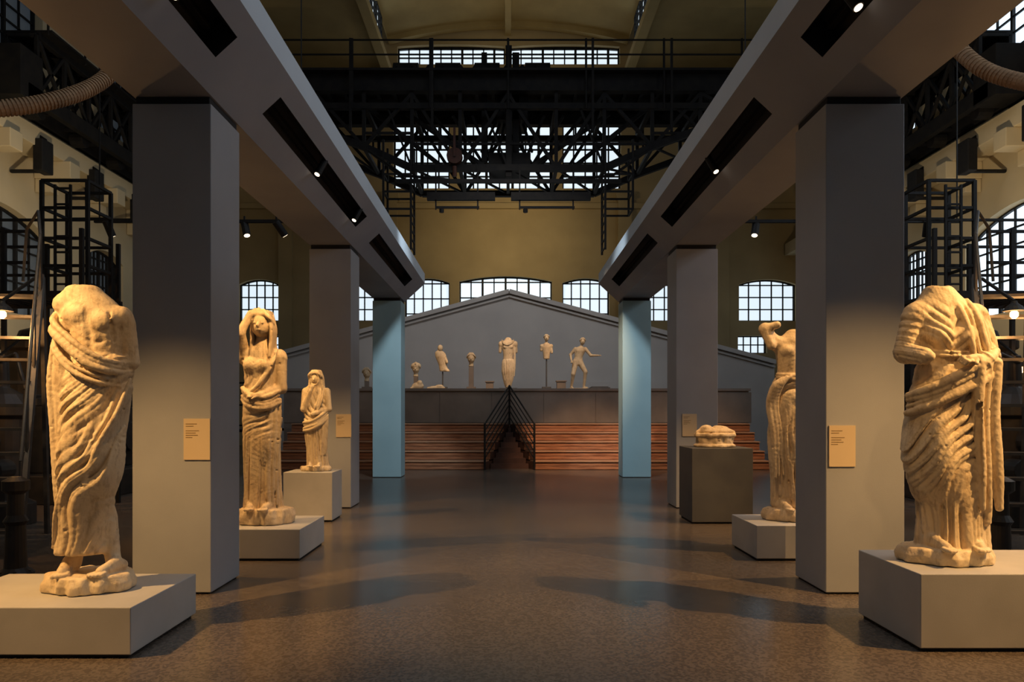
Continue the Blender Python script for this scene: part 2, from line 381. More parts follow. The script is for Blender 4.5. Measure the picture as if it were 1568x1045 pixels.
# ---------------------------------------------------------------- stage
stair=empty('wooden_bleacher_steps')
B=MB()
yb=22.42; cx=.04
inn=lambda y:.68*(1-(y-20.1)/(yb-20.1))
for i in range(5):
    y0=20.1+.42*i; z0=.25*i
    for s,xo in ((-1,-6.45),(1,7.2)):
        B.mi=2
        poly=[(xo,y0+.05),(cx+s*inn(y0+.05),y0+.05),(cx+s*max(inn(yb),.01),yb),(xo,yb)]
        if s>0: poly=poly[::-1]
        B.prism(poly,z0,z0+.22)
        poly=[(xo,y0),(cx+s*inn(y0),y0),(cx+s*inn(y0+.05),y0+.05),(xo,y0+.05)]
        if s>0: poly=poly[::-1]
        B.mi=0
        B.prism(poly,z0+.012,z0+.10); B.prism(poly,z0+.112,z0+.198)
        B.mi=1
        poly=[(xo,y0-.04),(cx+s*(inn(y0)+.01),y0-.04),(cx+s*(inn(y0+.4)+.01),y0+.46),(xo,y0+.46)]
        if s>0: poly=poly[::-1]
        B.prism(poly,z0+.218,z0+.25)
B.obj('bleacher_planks',[M_wood,M_woodl,M_woodd],stair,bevel=.003)
B=MB()
for i in range(8):
    y0=20.5+.24*i; w=inn(y0)-.03
    if w>.03: B.prism([(cx-w,y0),(cx+w,y0),(cx+inn(y0+.24),y0+.24),(cx-inn(y0+.24),y0+.24)],0 if i==0 else .14*i,.14*(i+1))
B.obj('centre_stair_steps',M_woodd,stair)
B=MB()
B.bar((cx,22.38,1.2),(cx,22.38,2.42),.06,n=8)
for s in (-1,1):
    B.bar((cx+s*.68,20.06,0),(cx+s*.68,20.06,1.28),.06,n=8)
    for k in range(6):
        B.bar((cx+s*.68,20.06,1.26-.19*k),(cx,22.38,2.40-.19*k),.035 if k else .05,n=6)
B.obj('stair_handrail',M_steel,stair)
B=MB()
B.box((-6.9,22.5,0),(7.4,27.9,2.24)); B.box((-6.95,22.44,2.24),(7.45,27.9,2.32))
for x in np.arange(-6.9,7.4,1.6): B.box((x,22.485,1.26),(x+1.58,22.5,2.2))
B.obj('stage_podium',M_pod,bevel=.005)
B=MB()
pts=[(-9.0,3.75),(.04,6.2),(10.2,3.5)]
B.quad((-9,28,0),(10.2,28,0),(10.2,28,3.5),(.04,28,6.2),(-9,28,3.75))
B.quad((-9,28.3,0),(10.2,28.3,0),(10.2,28.3,3.5),(.04,28.3,6.2),(-9,28.3,3.75))
for (a,b_) in ((pts[0],pts[1]),(pts[1],pts[2])):
    B.bar((a[0],28.05,a[1]),(b_[0],28.05,b_[1]),.5,.16); B.bar((a[0],27.95,a[1]-.18),(b_[0],27.95,b_[1]-.18),.1,.07)
B.quad((-9,28,0),(-9,28.3,0),(-9,28.3,3.75),(-9,28,3.75)); B.quad((10.2,28,0),(10.2,28.3,0),(10.2,28.3,3.5),(10.2,28,3.5))
B.box((-6.9,27.92,2.32),(7.4,28,2.75))
B.obj('pediment_wall',M_ped)

# ---------------------------------------------------------------- sculpting: SDF + surface nets
def nets(D,o,h):
    S=D<0
    c=np.zeros(tuple(n-1 for n in D.shape),np.int8)
    offs=[(i,j,k) for i in (0,1) for j in (0,1) for k in (0,1)]
    for a in offs: c+=S[a[0]:S.shape[0]-1+a[0],a[1]:S.shape[1]-1+a[1],a[2]:S.shape[2]-1+a[2]]
    act=(c>0)&(c<8); I=np.argwhere(act); N=len(I)
    vid=np.full(act.shape,-1,np.int64); vid[act]=np.arange(N)
    vals={a:D[I[:,0]+a[0],I[:,1]+a[1],I[:,2]+a[2]] for a in offs}
    acc=np.zeros((N,3)); cnt=np.zeros(N)
    for a in offs:
        for ax in range(3):
            if a[ax]==0:
                b2=list(a); b2[ax]=1; b2=tuple(b2); va,vb=vals[a],vals[b2]; m=(va<0)!=(vb<0)
                t=np.where(m,va/np.where(m,va-vb,1),0); p=np.array(a,float)[None,:].repeat(N,0); p[:,ax]=t
                acc[m]+=p[m]; cnt[m]+=1
    V=(I+acc/np.maximum(cnt,1)[:,None])*h+np.array(o)
    F=[]
    for ax in range(3):
        u,v_=(ax+1)%3,(ax+2)%3
        s0=[slice(None)]*3; s1=[slice(None)]*3; s0[ax]=slice(0,-1); s1[ax]=slice(1,None)
        E=np.argwhere(S[tuple(s0)]!=S[tuple(s1)])
        ok=(E[:,u]>=1)&(E[:,u]<=D.shape[u]-2)&(E[:,v_]>=1)&(E[:,v_]<=D.shape[v_]-2); E=E[ok]
        q=[]
        for du,dv in ((-1,-1),(0,-1),(0,0),(-1,0)):
            G=E.copy(); G[:,u]+=du; G[:,v_]+=dv; q.append(vid[G[:,0],G[:,1],G[:,2]])
        Q=np.stack(q,1); ins=S[E[:,0],E[:,1],E[:,2]]
        Q=np.where(ins[:,None],Q,Q[:,::-1]); F.append(Q)
    return V,np.concatenate(F)
def smin(a,b_,k):
    if k<=0: return np.minimum(a,b_)
    h=np.maximum(k-np.abs(a-b_),0)/k
    return np.minimum(a,b_)-h*h*k*.25
class Sculpt:
    def __init__(s,lo,hi,h):
        s.h=h; s.ax=[np.arange(lo[i],hi[i]+h,h,dtype=np.float32) for i in range(3)]
        s.D=np.full(tuple(len(a) for a in s.ax),9,np.float32); s.o=[a[0] for a in s.ax]
    def sl(s,lo,hi):
        r=[]
        for i in range(3):
            a=s.ax[i]; i0=max(0,int(np.searchsorted(a,lo[i]))-1); i1=min(len(a),int(np.searchsorted(a,hi[i]))+1); i0=min(i0,len(a)-1); r.append(slice(i0,max(i0+1,i1)))
        return tuple(r),s.ax[0][r[0]][:,None,None],s.ax[1][r[1]][None,:,None],s.ax[2][r[2]][None,None,:]
    def put(s,sl,d,k,neg=False):
        if neg: s.D[sl]=-smin(-s.D[sl],d,k)
        else: s.D[sl]=smin(s.D[sl],d,k)
    @staticmethod
    def _cap(X,Y,Z,a,b_,ra,rb):
        ab=[b_[i]-a[i] for i in range(3)]; L=sum(q*q for q in ab)+1e-9
        t=np.clip(((X-a[0])*ab[0]+(Y-a[1])*ab[1]+(Z-a[2])*ab[2])/L,0,1)
        return np.sqrt((X-a[0]-t*ab[0])**2+(Y-a[1]-t*ab[1])**2+(Z-a[2]-t*ab[2])**2)-(ra+(rb-ra)*t)
    def cap(s,a,b_,ra,rb=None,k=.03,neg=False,fold=None):
        rb=ra if rb is None else rb; m=max(ra,rb)+k+.03
        sl,X,Y,Z=s.sl([min(a[i],b_[i])-m for i in range(3)],[max(a[i],b_[i])+m for i in range(3)])
        d=s._cap(X,Y,Z,a,b_,ra,rb)
        if fold is not None: d=d-fold(0*X,X,Y,Z)
        s.put(sl,d,k,neg)
    def tube(s,pts,r0,r1=None,k=.02,neg=False,taper=0):
        r1=r0 if r1 is None else r1; P=np.array(pts,float)
        if len(P)>2:
            Q=np.vstack([2*P[0]-P[1],P,2*P[-1]-P[-2]]); out=[]
            for i in range(len(P)-1):
                p0,p1,p2,p3=Q[i:i+4]
                for t in np.linspace(0,1,6)[:-1]: out.append(.5*((2*p1)+(-p0+p2)*t+(2*p0-5*p1+4*p2-p3)*t*t+(-p0+3*p1-3*p2+p3)*t**3))
            out.append(P[-1]); P=np.array(out)
        n=len(P); T=np.linspace(0,1,n); R=r0+(r1-r0)*T
        if taper: R=R*(1-taper+taper*np.clip(np.sin(np.pi*np.clip(T*.92+.04,0,1))*1.6,0,1))
        m=max(R)+k+.03
        sl,X,Y,Z=s.sl(P.min(0)-m,P.max(0)+m); d=None
        for i in range(n-1):
            e=s._cap(X,Y,Z,P[i],P[i+1],R[i],R[i+1]); d=e if d is None else np.minimum(d,e)
        s.put(sl,d,k,neg)
    def ell(s,c,r,k=.03,neg=False,tilt=0):
        m=max(r)+k+.03
        sl,X,Y,Z=s.sl([c[i]-m for i in range(3)],[c[i]+m for i in range(3)])
        x,y,z=X-c[0],Y-c[1],Z-c[2]
        if tilt: ct,st=math.cos(tilt),math.sin(tilt); x,z=x*ct+z*st,-x*st+z*ct
        k0=np.sqrt((x/r[0])**2+(y/r[1])**2+(z/r[2])**2); k1=np.sqrt((x/r[0]**2)**2+(y/r[1]**2)**2+(z/r[2]**2)**2)+1e-6
        s.put(sl,k0*(k0-1)/k1,k,neg)
    def loft(s,kn,k=.03,fold=None,ek=.03,bumps=()):
        kn=sorted(kn); zz=[q[0] for q in kn]; z0,z1=zz[0],zz[-1]; m=.1
        R=max(max(q[3],q[4]) for q in kn)+.12
        sl,X,Y,Z=s.sl([min(q[1] for q in kn)-R,min(q[2] for q in kn)-R,z0-m],[max(q[1] for q in kn)+R,max(q[2] for q in kn)+R,z1+m])
        zf=Z.ravel()
        fine=np.linspace(z0,z1,120); ker=np.hanning(15); ker/=ker.sum()
        def it(j):
            v_=np.interp(fine,zz,[q[j] for q in kn]); pv=np.pad(v_,7,mode='reflect',reflect_type='odd'); v_=np.convolve(pv,ker,'valid'); return np.interp(zf,fine,v_)[None,None,:].astype(np.float32)
        CX,CY,RX,RY=it(1),it(2),it(3),it(4)
        dx,dy=X-CX,Y-CY; rho=np.sqrt((dx/RX)**2+(dy/RY)**2)+1e-5; rr=np.sqrt(dx*dx+dy*dy)/rho
        d=(rho-1)*rr*.9
        for (bx,by,bz,ex,ey,ez) in bumps:
            x,y,z=X-bx,Y-by,Z-bz; k0=np.sqrt((x/ex)**2+(y/ey)**2+(z/ez)**2); k1=np.sqrt((x/ex**2)**2+(y/ey**2)**2+(z/ez**2)**2)+1e-6
            d=smin(d,k0*(k0-1)/k1,.06)
        if fold is not None:
            th=np.arctan2(dx,-dy); d=d-fold(th,X,Y,Z)
        e=np.maximum(Z-z1,z0-Z); d=-smin(-d,-e*np.ones_like(d),ek)
        s.put(sl,d,k)
    def done(s,name,m,loc,scale=1,rot=0,wear=.0012,chips=0):
        D=s.D
        X,Y,Z=s.ax[0][:,None,None],s.ax[1][None,:,None],s.ax[2][None,None,:]
        if wear:
            D+=wear*(np.sin(57*X+11*np.sin(9*Z)+3)*np.sin(53*Z+8*np.sin(11*Y+5*X))+.8*np.sin(111*X+49*Z+5*np.sin(23*Y))*np.sin(104*Y-57*Z+4*np.sin(31*X)))
        if chips:
            rs=np.random.RandomState(chips); I=np.argwhere(np.abs(D)<s.h*.6)
            for q in I[rs.randint(0,len(I),55)]:
                c=[float(s.ax[i][q[i]]) for i in range(3)]; r=rs.uniform(.005,.015)
                s.ell(c,(r,r*rs.uniform(.6,1.2),r*rs.uniform(.6,1.6)),.004,neg=True)
        D[0]=D[-1]=1; D[:,0]=D[:,-1]=1; D[:,:,0]=1; D[:,:,-1]=1
        V,F=nets(D,s.o,s.h)
        V*=scale
        me=bpy.data.meshes.new(name); me.vertices.add(len(V)); me.vertices.foreach_set('co',V.astype(np.float32).ravel())
        me.loops.add(F.size); me.loops.foreach_set('vertex_index',F.astype(np.int32).ravel())
        me.polygons.add(len(F)); me.polygons.foreach_set('loop_start',np.arange(0,F.size,4,dtype=np.int32)); me.polygons.foreach_set('loop_total',np.full(len(F),4,np.int32))
        me.update(calc_edges=True); me.validate(); me.polygons.foreach_set('use_smooth',[True]*len(me.polygons)); me.materials.append(m)
        o=bpy.data.objects.new(name,me); C.objects.link(o); o.location=loc; o.rotation_euler=(0,0,rot)
        o.location.z=loc[2]-float(V[:,2].min())+.001
        return o
A=lambda u:np.abs(np.sin(u))
def prof(u):
    a=np.abs(np.sin(u)); return a**.75-.64
def FV(n,a,slope=0,seed=0,calm=None):
    def f(th,X,Y,Z):
        u=n*th+slope*Z+1.3*np.sin(2*th+1.5*Z+seed)+.8*np.sin(5*th-2.7*Z+2*seed)
        am=.62+.38*np.sin(3.1*th+2.3*Z+seed)
        d=a*am*prof(u)+.18*a*prof(2.35*u+1.1*np.sin(4*Z)+seed)
        for (cx,cz,rx,rz) in (calm or ()): d=d*(1-.9*np.exp(-((X-cx)/rx)**2-((Z-cz)/rz)**2))
        return d
    return f
def FD(ax,az,sp,a,curv=0,xc=0,seed=0,calm=None):
    def f(th,X,Y,Z):
        w=.38*sp*(np.sin(4.2*X+3.1*Z+seed)+.7*np.sin(8*Z-6*X+2*seed)+.4*np.sin(11*X+7*Z+3*seed))*2
        q=(ax*X+az*Z+curv*(X-xc)**2+w)*(math.pi/sp)
        am=.58+.42*np.sin(9*ax*Z-9*az*X+seed+1.2*np.sin(6*X+5*Z))
        d=a*am*prof(q)+.14*a*prof(2.35*q+1.5*np.sin(6*Z+5*X)+seed)
        for (cx,cz,rx,rz) in (calm or ()): d=d*(1-.9*np.exp(-((X-cx)/rx)**2-((Z-cz)/rz)**2))
        return d
    return f
def fmix(f1,f2,z0,z1,tx=0):
    def f(th,X,Y,Z):
        t=np.clip((Z+tx*X-z0)/(z1-z0),0,1); t=t*t*(3-2*t); return f1(th,X,Y,Z)*(1-t)+f2(th,X,Y,Z)*t
    return f
def rock(S,cx,cy,rx,ry,h,seed=0):
    S.loft([(0,cx,cy,rx,ry),(h*.5,cx,cy,rx*1.02,ry*1.02),(h,cx,cy,rx*.94,ry*.93)],k=.02,ek=.02,fold=lambda th,X,Y,Z:.012*np.sin(5*th+seed+9*Z)+.008*np.sin(11*th-20*Z+seed)+.005*np.sin(17*th+2*seed))
def foot(S,x,y,z,ang=0,r=.042):
    c,sn=math.cos(ang),math.sin(ang)
    P=lambda u,v_,w:(x+u*c-v_*sn,y+u*sn+v_*c,z+w)
    S.cap(P(0,.1,.045),P(0,-.07,.03),r*1.05,r*.85,.02); S.cap(P(0,.06,.08),P(0,-.05,.045),r*.9,r*.6,.02)
    for i,(u,l) in enumerate(((-.036,.135),(-.014,.14),(.006,.13),(.024,.118),(.04,.10))): S.cap(P(u,-.07,.024),P(u,-l,.016),.014,.013 if i else .017,.006)
def strands(S,pts,off,n,r0,r1,k=.012,push=.006,seed=0,taper=.6):
    for j in range(n):
        c=j-(n-1)/2
        q=[(p[0]+off[0]*c*(1+.18*math.sin(1.3*j+i+seed)),p[1]+push+off[1]*c,p[2]+off[2]*c*(1+.2*math.sin(2*i+j+seed))) for i,p in enumerate(pts)]
        f=1+.35*math.sin(j*2.3+seed+.5)
        S.tube(q,r0*f,r1*(1+.3*math.cos(j*1.7+seed)),k,taper=taper)
def groove(S,pts,r,k=.02): S.tube(pts,r,k=k,neg=True,taper=.7)
def hand(S,c,d,up,r=.03,L=.08):
    c=Vector(c);d=Vector(d).normalized();up=Vector(up).normalized();sd=d.cross(up).normalized(); 
    S.cap(c,c+d*.06,r,r*.9,.015)
    for j in range(4):
        a=c+d*.06+sd*(.02*(j-1.5)); m=a+d*L*.5*(1-.08*abs(j-1.2)); e=m+(d*.5-up*.7)*L*.45
        S.cap(a,m,.0115,.0105,.004); S.cap(m,e,.0105,.009,.004)
    a=c+d*.02-sd*.03; S.cap(a,a+(d*.6-sd*.6)*.06,.013,.011,.008)
def face_head(S,c,r,fx=0,hair=True):
    x,y,z=c
    S.ell(c,(r*.74,r*.88,r),.02); S.ell((x+fx*r*.1,y-r*.28,z-r*.42),(r*.55,r*.58,r*.5),.03)
    S.cap((x+fx*r,y-r*.85,z+r*.05),(x+fx*r,y-r*1.02,z-r*.22),r*.07,r*.13,.012)
    for s in (-1,1):
        S.ell((x+fx*r+s*r*.28,y-r*.93,z+r*.02),(r*.16,r*.14,r*.09),.01,neg=True); S.ell((x+fx*r+s*r*.28,y-r*.80,z+r*.0),(r*.13,r*.09,r*.08),.006)
    S.ell((x+fx*r,y-r*.93,z-r*.42),(r*.2,r*.07,r*.03),.006,neg=True); S.ell((x+fx*r,y-r*.85,z-r*.52),(r*.17,r*.08,r*.06),.01)
    if hair:
        for i in range(13):
            t=math.pi*i/12; 
            S.tube([(x-r*.3*math.cos(t),y-r*.5,z+r*.93),(x-r*.72*math.cos(t),y-r*.62,z+r*.62*(.6+.4*math.sin(t))),(x-r*.86*math.cos(t),y-.0*r,z+r*(.0+.7*math.sin(t)))],r*.13,r*.11,.01)

def statueA(loc):
    S=Sculpt((-.42,-.4,-.03),(.42,.36,2.27),.0060)
    rock(S,.0,.0,.30,.24,.12,1)
    foot(S,-.13,-.09,.115,.25); foot(S,.17,-.07,.115,-.35)
    S.cap((-.12,.0,.18),(-.08,.02,.5),.05,.06); S.cap((.15,.02,.18),(.11,.03,.5),.05,.06)
    S.loft([(.25,-.06,.0,.185,.145),(.45,-.04,-.0,.18,.155),(.66,-.01,-.01,.18,.16),(.94,.02,-.01,.205,.165),(1.3,.03,0,.235,.165),(1.5,.055,0,.235,.155),(1.66,.08,0,.215,.14)],k=.02,
       bumps=[(-.06,-.12,.93,.09,.075,.26),(-.06,-.09,.58,.06,.06,.24),(.13,-.05,.9,.08,.09,.3)],
       fold=fmix(FD(.95,-.32,.092,.046,0,0,1.,calm=[(-.06,.98,.08,.17)]),FD(.60,-.75,.09,.034,.3,.2,2.2),.95,1.35))
    # bare torso, weight tilted: viewer-left shoulder high, right shoulder lower
    S.loft([(1.5,.09,.0,.155,.11),(1.68,.085,-.01,.165,.12),(1.85,.055,-.01,.205,.13),(1.97,.03,.0,.215,.125),(2.05,-.01,.01,.185,.11),(2.12,-.05,.01,.14,.09),(2.17,-.065,.01,.11,.075)],k=.03)
    S.ell((-.04,-.085,1.95),(.115,.06,.075),.04,tilt=.15); S.ell((.135,-.083,1.90),(.10,.06,.072),.04,tilt=.3)
    groove(S,[(.04,-.150,2.01),(.05,-.152,1.9),(.065,-.14,1.8),(.075,-.13,1.67)],.013,.03)
    groove(S,[(-.12,-.13,1.90),(-.04,-.152,1.872),(.035,-.15,1.885)],.009,.02); groove(S,[(.06,-.15,1.85),(.13,-.15,1.82),(.2,-.115,1.845)],.010,.02)
    groove(S,[(.01,-.14,1.78),(.08,-.14,1.75),(.16,-.12,1.76)],.008,.02)
    S.ell((.22,.0,1.93),(.08,.085,.09),.03); S.cap((.245,.01,1.89),(.278,.02,1.62),.066,.058,.018)
    groove(S,[(.185,-.105,1.98),(.2,-.105,1.88),(.212,-.085,1.76)],.011)
    S.ell((-.17,.0,2.03),(.088,.095,.09),.04)
    S.ell((-.06,.0,2.21),(.09,.07,.035),.008,neg=True)
    S.loft([(1.1,-.165,.02,.07,.09),(1.4,-.165,.02,.08,.11),(1.7,-.16,.02,.085,.115),(1.88,-.155,.015,.085,.11),(2.0,-.15,.02,.07,.09)],k=.015,fold=FV(5,.024,2,.4))
    strands(S,[(-.225,-.01,1.96),(-.195,-.12,1.87),(-.08,-.17,1.76),(.07,-.19,1.65),(.2,-.15,1.59),(.28,-.03,1.57)],(.0,.0,.036),3,.024,.022,.007,0,1.)
    strands(S,[(-.225,-.03,1.81),(-.18,-.13,1.72),(-.05,-.17,1.58),(.12,-.17,1.50),(.25,-.08,1.46)],(0,0,.04),2,.021,.016,.012,0,2.)
    strands(S,[(-.20,-.06,1.72),(-.20,-.07,1.45),(-.18,-.08,1.15),(-.16,-.10,.85),(-.15,-.10,.5)],(.04,-.010,0),3,.028,.018,.014,.006,.3)
    strands(S,[(.25,-.08,1.46),(.19,-.145,1.22),(.06,-.175,.98),(-.08,-.155,.66),(-.14,-.10,.34)],(.085,.0,.04),3,.018,.014,.018,.006,1.7)
    return S.done('draped_male_statue',M_st[0],loc,chips=3)
def statueB(loc):
    S=Sculpt((-.43,-.42,-.03),(.44,.36,2.08),.0060)
    rock(S,.0,.0,.31,.25,.11,3); foot(S,-.12,-.15,.10,.2,.036); foot(S,.15,-.14,.10,-.2,.036)
    S.loft([(.10,.06,.0,.25,.185),(.3,.06,.0,.235,.17),(.5,.05,0,.24,.17),(.7,.02,0,.255,.17)],k=.02,fold=FV(8,.046,.3,2.))
    S.loft([(.36,.08,.0,.225,.165),(.5,.03,-.01,.265,.18),(.75,-.015,-.01,.28,.185),(1.0,-.005,-.01,.275,.185),(1.2,.015,-.0,.26,.175),(1.35,.03,0,.23,.15),(1.42,.03,0,.21,.135)],k=.015,
       bumps=[(-.12,-.13,.82,.09,.085,.26)],fold=fmix(FD(.80,-.52,.105,.054,-.9,.2,1.,calm=[(-.13,.87,.07,.14)]),FD(.45,-.9,.09,.034,-.5,.1,3.),1.0,1.25))
    vf=lambda th,X,Y,Z:.013*(.6+.4*np.sin(13*X+9*Z))*prof((Z-.9*np.abs(X+.03))*math.pi/.08+1.2*np.sin(9*X+5*Z))*np.clip((1.9-Z)*8,0,1)*1.4
    S.loft([(1.2,.0,.0,.18,.135),(1.42,-.0,0,.172,.13),(1.6,-.01,-.01,.195,.145),(1.74,-.01,0,.24,.13),(1.82,-.015,0,.235,.105),(1.90,-.03,0,.155,.09),(1.99,-.045,0,.085,.075)],k=.03,
       bumps=[(-.1,-.12,1.62,.07,.065,.07),(.085,-.12,1.62,.07,.065,.07)],fold=vf)
    S.ell((-.045,-.03,2.02),(.062,.062,.055),.01,neg=True)
    strands(S,[(-.17,-.08,1.5),(-.0,-.155,1.485),(.17,-.08,1.5)],(0,0,.022),2,.011,.011,.005,0,taper=.2)
    af=FD(.5,.87,.07,.024,0,0,2.)
    S.ell((-.21,.0,1.775),(.085,.085,.09),.05); S.cap((-.22,.0,1.75),(-.28,.0,1.51),.08,.08,.02,fold=af); S.cap((-.28,.0,1.51),(-.235,-.15,1.47),.075,.062,.015,fold=af); S.cap((-.235,-.15,1.47),(-.22,-.2,1.465),.04,.036,.01)
    S.ell((.21,.0,1.775),(.088,.085,.09),.05); S.cap((.225,.0,1.75),(.285,-.03,1.47),.085,.087,.02,fold=af); S.cap((.285,-.03,1.47),(.16,-.19,1.44),.08,.056,.015,fold=af); S.cap((.15,-.2,1.44),(.09,-.225,1.45),.036,.030,.012); hand(S,(.08,-.24,1.45),(-1,-.25,-.1),(0,-.6,.8))
    strands(S,[(.095,-.05,1.88),(.11,-.135,1.75),(.13,-.17,1.6),(.15,-.19,1.45)],(.052,.006,0),3,.024,.018,.010,.003,2)
    strands(S,[(.21,-.05,1.83),(.27,-.08,1.66),(.305,-.085,1.48)],(.04,.02,0),3,.020,.020,.014,0,.4)
    strands(S,[(-.28,-.03,1.14),(-.2,-.15,1.18),(.0,-.205,1.27),(.17,-.205,1.38),(.29,-.12,1.45)],(.0,-.004,.042),4,.024,.029,.008,0,1.,.3)
    strands(S,[(.2,-.21,1.42),(.185,-.185,1.1),(.2,-.18,.75),(.22,-.165,.40)],(.07,.018,.0),3,.036,.030,.008,.002,2.,.3)
    strands(S,[(.30,-.05,1.45),(.27,-.08,1.1),(.26,-.085,.7),(.25,-.09,.3)],(.03,.045,.0),3,.034,.028,.012,.0,.7,.25)
    groove(S,[(.115,-.22,1.3),(.11,-.21,.9),(.13,-.2,.5)],.022,.01)
    return S.done('draped_female_statue',M_st[0],loc,chips=5)
def statueC(loc):
    S=Sculpt((-.42,-.42,-.03),(.42,.38,2.55),.0085)
    rock(S,.03,.0,.31,.25,.17,5); foot(S,-.1,-.14,.16,.2); foot(S,.1,-.16,.16,-.2)
    S.loft([(.16,.0,.0,.215,.175),(.4,.0,0,.195,.16),(.8,-.01,0,.195,.16),(1.2,-.01,0,.22,.17),(1.5,-.02,0,.185,.145),(1.66,-.02,0,.17,.13)],k=.02,bumps=[(.08,-.12,.92,.08,.07,.24)],
       fold=fmix(FV(7,.044,.6,3.,calm=[(.08,.92,.06,.15)]),FD(.6,-.7,.10,.034,.2,0,.5),.85,1.15))
    S.loft([(1.5,-.02,0,.17,.13),(1.75,-.02,-.01,.19,.14),(1.92,-.03,0,.205,.12),(2.0,-.02,0,.12,.09),(2.05,-.01,0,.085,.08)],k=.02,bumps=[(-.11,-.12,1.78,.065,.055,.065),(.06,-.12,1.78,.065,.055,.065)],fold=FV(7,.016,1.,1.))
    S.cap((-.01,.0,1.96),(0,-.01,2.24),.072,.068,.03)
    face_head(S,(.0,-.04,2.25),.15,.0)
    for j in range(6): S.tube([(.07,-.08+.03*j,2.38),(.12,-.1+.03*j,2.2),(.12,-.11+.03*j,2.02),(.11+.01*j,-.12+.03*j,1.88)],.026,.018,.008)
    for j in range(5): S.tube([(-.07,-.06+.03*j,2.36),(-.10,-.08+.03*j,2.2),(-.10,-.09+.03*j,2.02),(-.11,-.1+.03*j,1.92)],.025,.016,.008)
    S.ell((-.21,0,1.88),(.08,.08,.09),.04)
    S.cap((-.21,.0,1.88),(-.2,-.17,2.13),.068,.056,.03); S.cap((-.2,-.17,2.13),(-.1,-.12,2.36),.052,.036,.02); hand(S,(-.09,-.12,2.36),(.8,.15,.5),(0,-.5,.8))
    S.ell((.19,0,1.88),(.075,.08,.09),.04); S.cap((.2,0,1.86),(.215,-.02,1.52),.068,.06,.03); S.cap((.215,-.02,1.52),(.02,-.17,1.44),.058,.04,.02); hand(S,(.0,-.18,1.44),(-1,-.2,0),(0,-.6,.8))
    strands(S,[(-.205,-.08,1.46),(-.1,-.16,1.39),(.08,-.175,1.35),(.21,-.09,1.42)],(.0,0,.042),4,.025,.025,.012,0,0,.3)
    strands(S,[(.17,-.1,1.4),(.17,-.12,1.0),(.15,-.125,.6),(.15,-.13,.22)],(.045,.02,0),3,.028,.022,.014,.004,0,.3)
    strands(S,[(.16,-.1,1.93),(.12,-.145,1.75),(.0,-.165,1.55),(-.15,-.13,1.45)],(.03,0,.03),3,.016,.016,.012)
    return S.done('woman_statue_arm_raised',M_st[1],loc,chips=7)
def statueD(loc):
    S=Sculpt((-.4,-.38,-.03),(.4,.32,1.98),.011)
    rock(S,.0,.0,.28,.2,.09,7); foot(S,-.08,-.13,.08,.2,.03); foot(S,.1,-.13,.08,-.2,.03)
    S.loft([(.08,.04,.0,.205,.15),(.4,.02,0,.185,.145),(.8,.0,0,.22,.16),(1.1,-.01,0,.205,.145),(1.35,-.02,0,.205,.135),(1.52,-.02,0,.205,.115),(1.6,-.01,0,.12,.09)],k=.02,fold=fmix(FV(7,.040,.5,4.),FD(.55,.75,.10,.03,0,0,2.5),.6,.9))
    face_head(S,(.0,-.04,1.72),.145)
    S.loft([(1.45,-.01,.02,.18,.12),(1.6,0,.02,.15,.13),(1.75,0,.02,.135,.14),(1.88,0,.01,.09,.1)],k=.02,fold=FV(6,.012,1,0))
    S.ell((0,-.13,1.7),(.07,.06,.1),.01,neg=True); S.ell((0,-.06,1.71),(.075,.09,.1),.01); S.cap((0,-.14,1.73),(0,-.165,1.69),.01,.018,.008)
    for s in (-1,1): S.ell((s*.03,-.15,1.735),(.016,.014,.01),.006,neg=True)
    S.cap((-.2,0,1.48),(-.2,-.1,1.15),.065,.06); S.cap((-.2,-.1,1.15),(-.06,-.18,1.48),.055,.035); hand(S,(-.05,-.17,1.5),(.3,0,1),(0,-1,0))
    S.cap((.2,0,1.48),(.24,-.04,1.15),.065,.06); S.cap((.24,-.04,1.15),(-.02,-.2,1.05),.055,.04)
    strands(S,[(-.21,-.08,.82),(-.05,-.17,.86),(.1,-.175,.92),(.23,-.08,1.05)],(0,0,.05),4,.027,.024,.014,0,0,.3)
    strands(S,[(.20,-.1,1.05),(.19,-.11,.7),(.17,-.12,.3)],(.04,.01,0),3,.026,.022,.018)
    strands(S,[(.1,-.08,1.58),(.12,-.15,1.35),(.05,-.175,1.12)],(.04,0,.01),3,.018,.018,.014)
    return S.done('veiled_woman_statuette',M_st[0],loc,scale=.80)
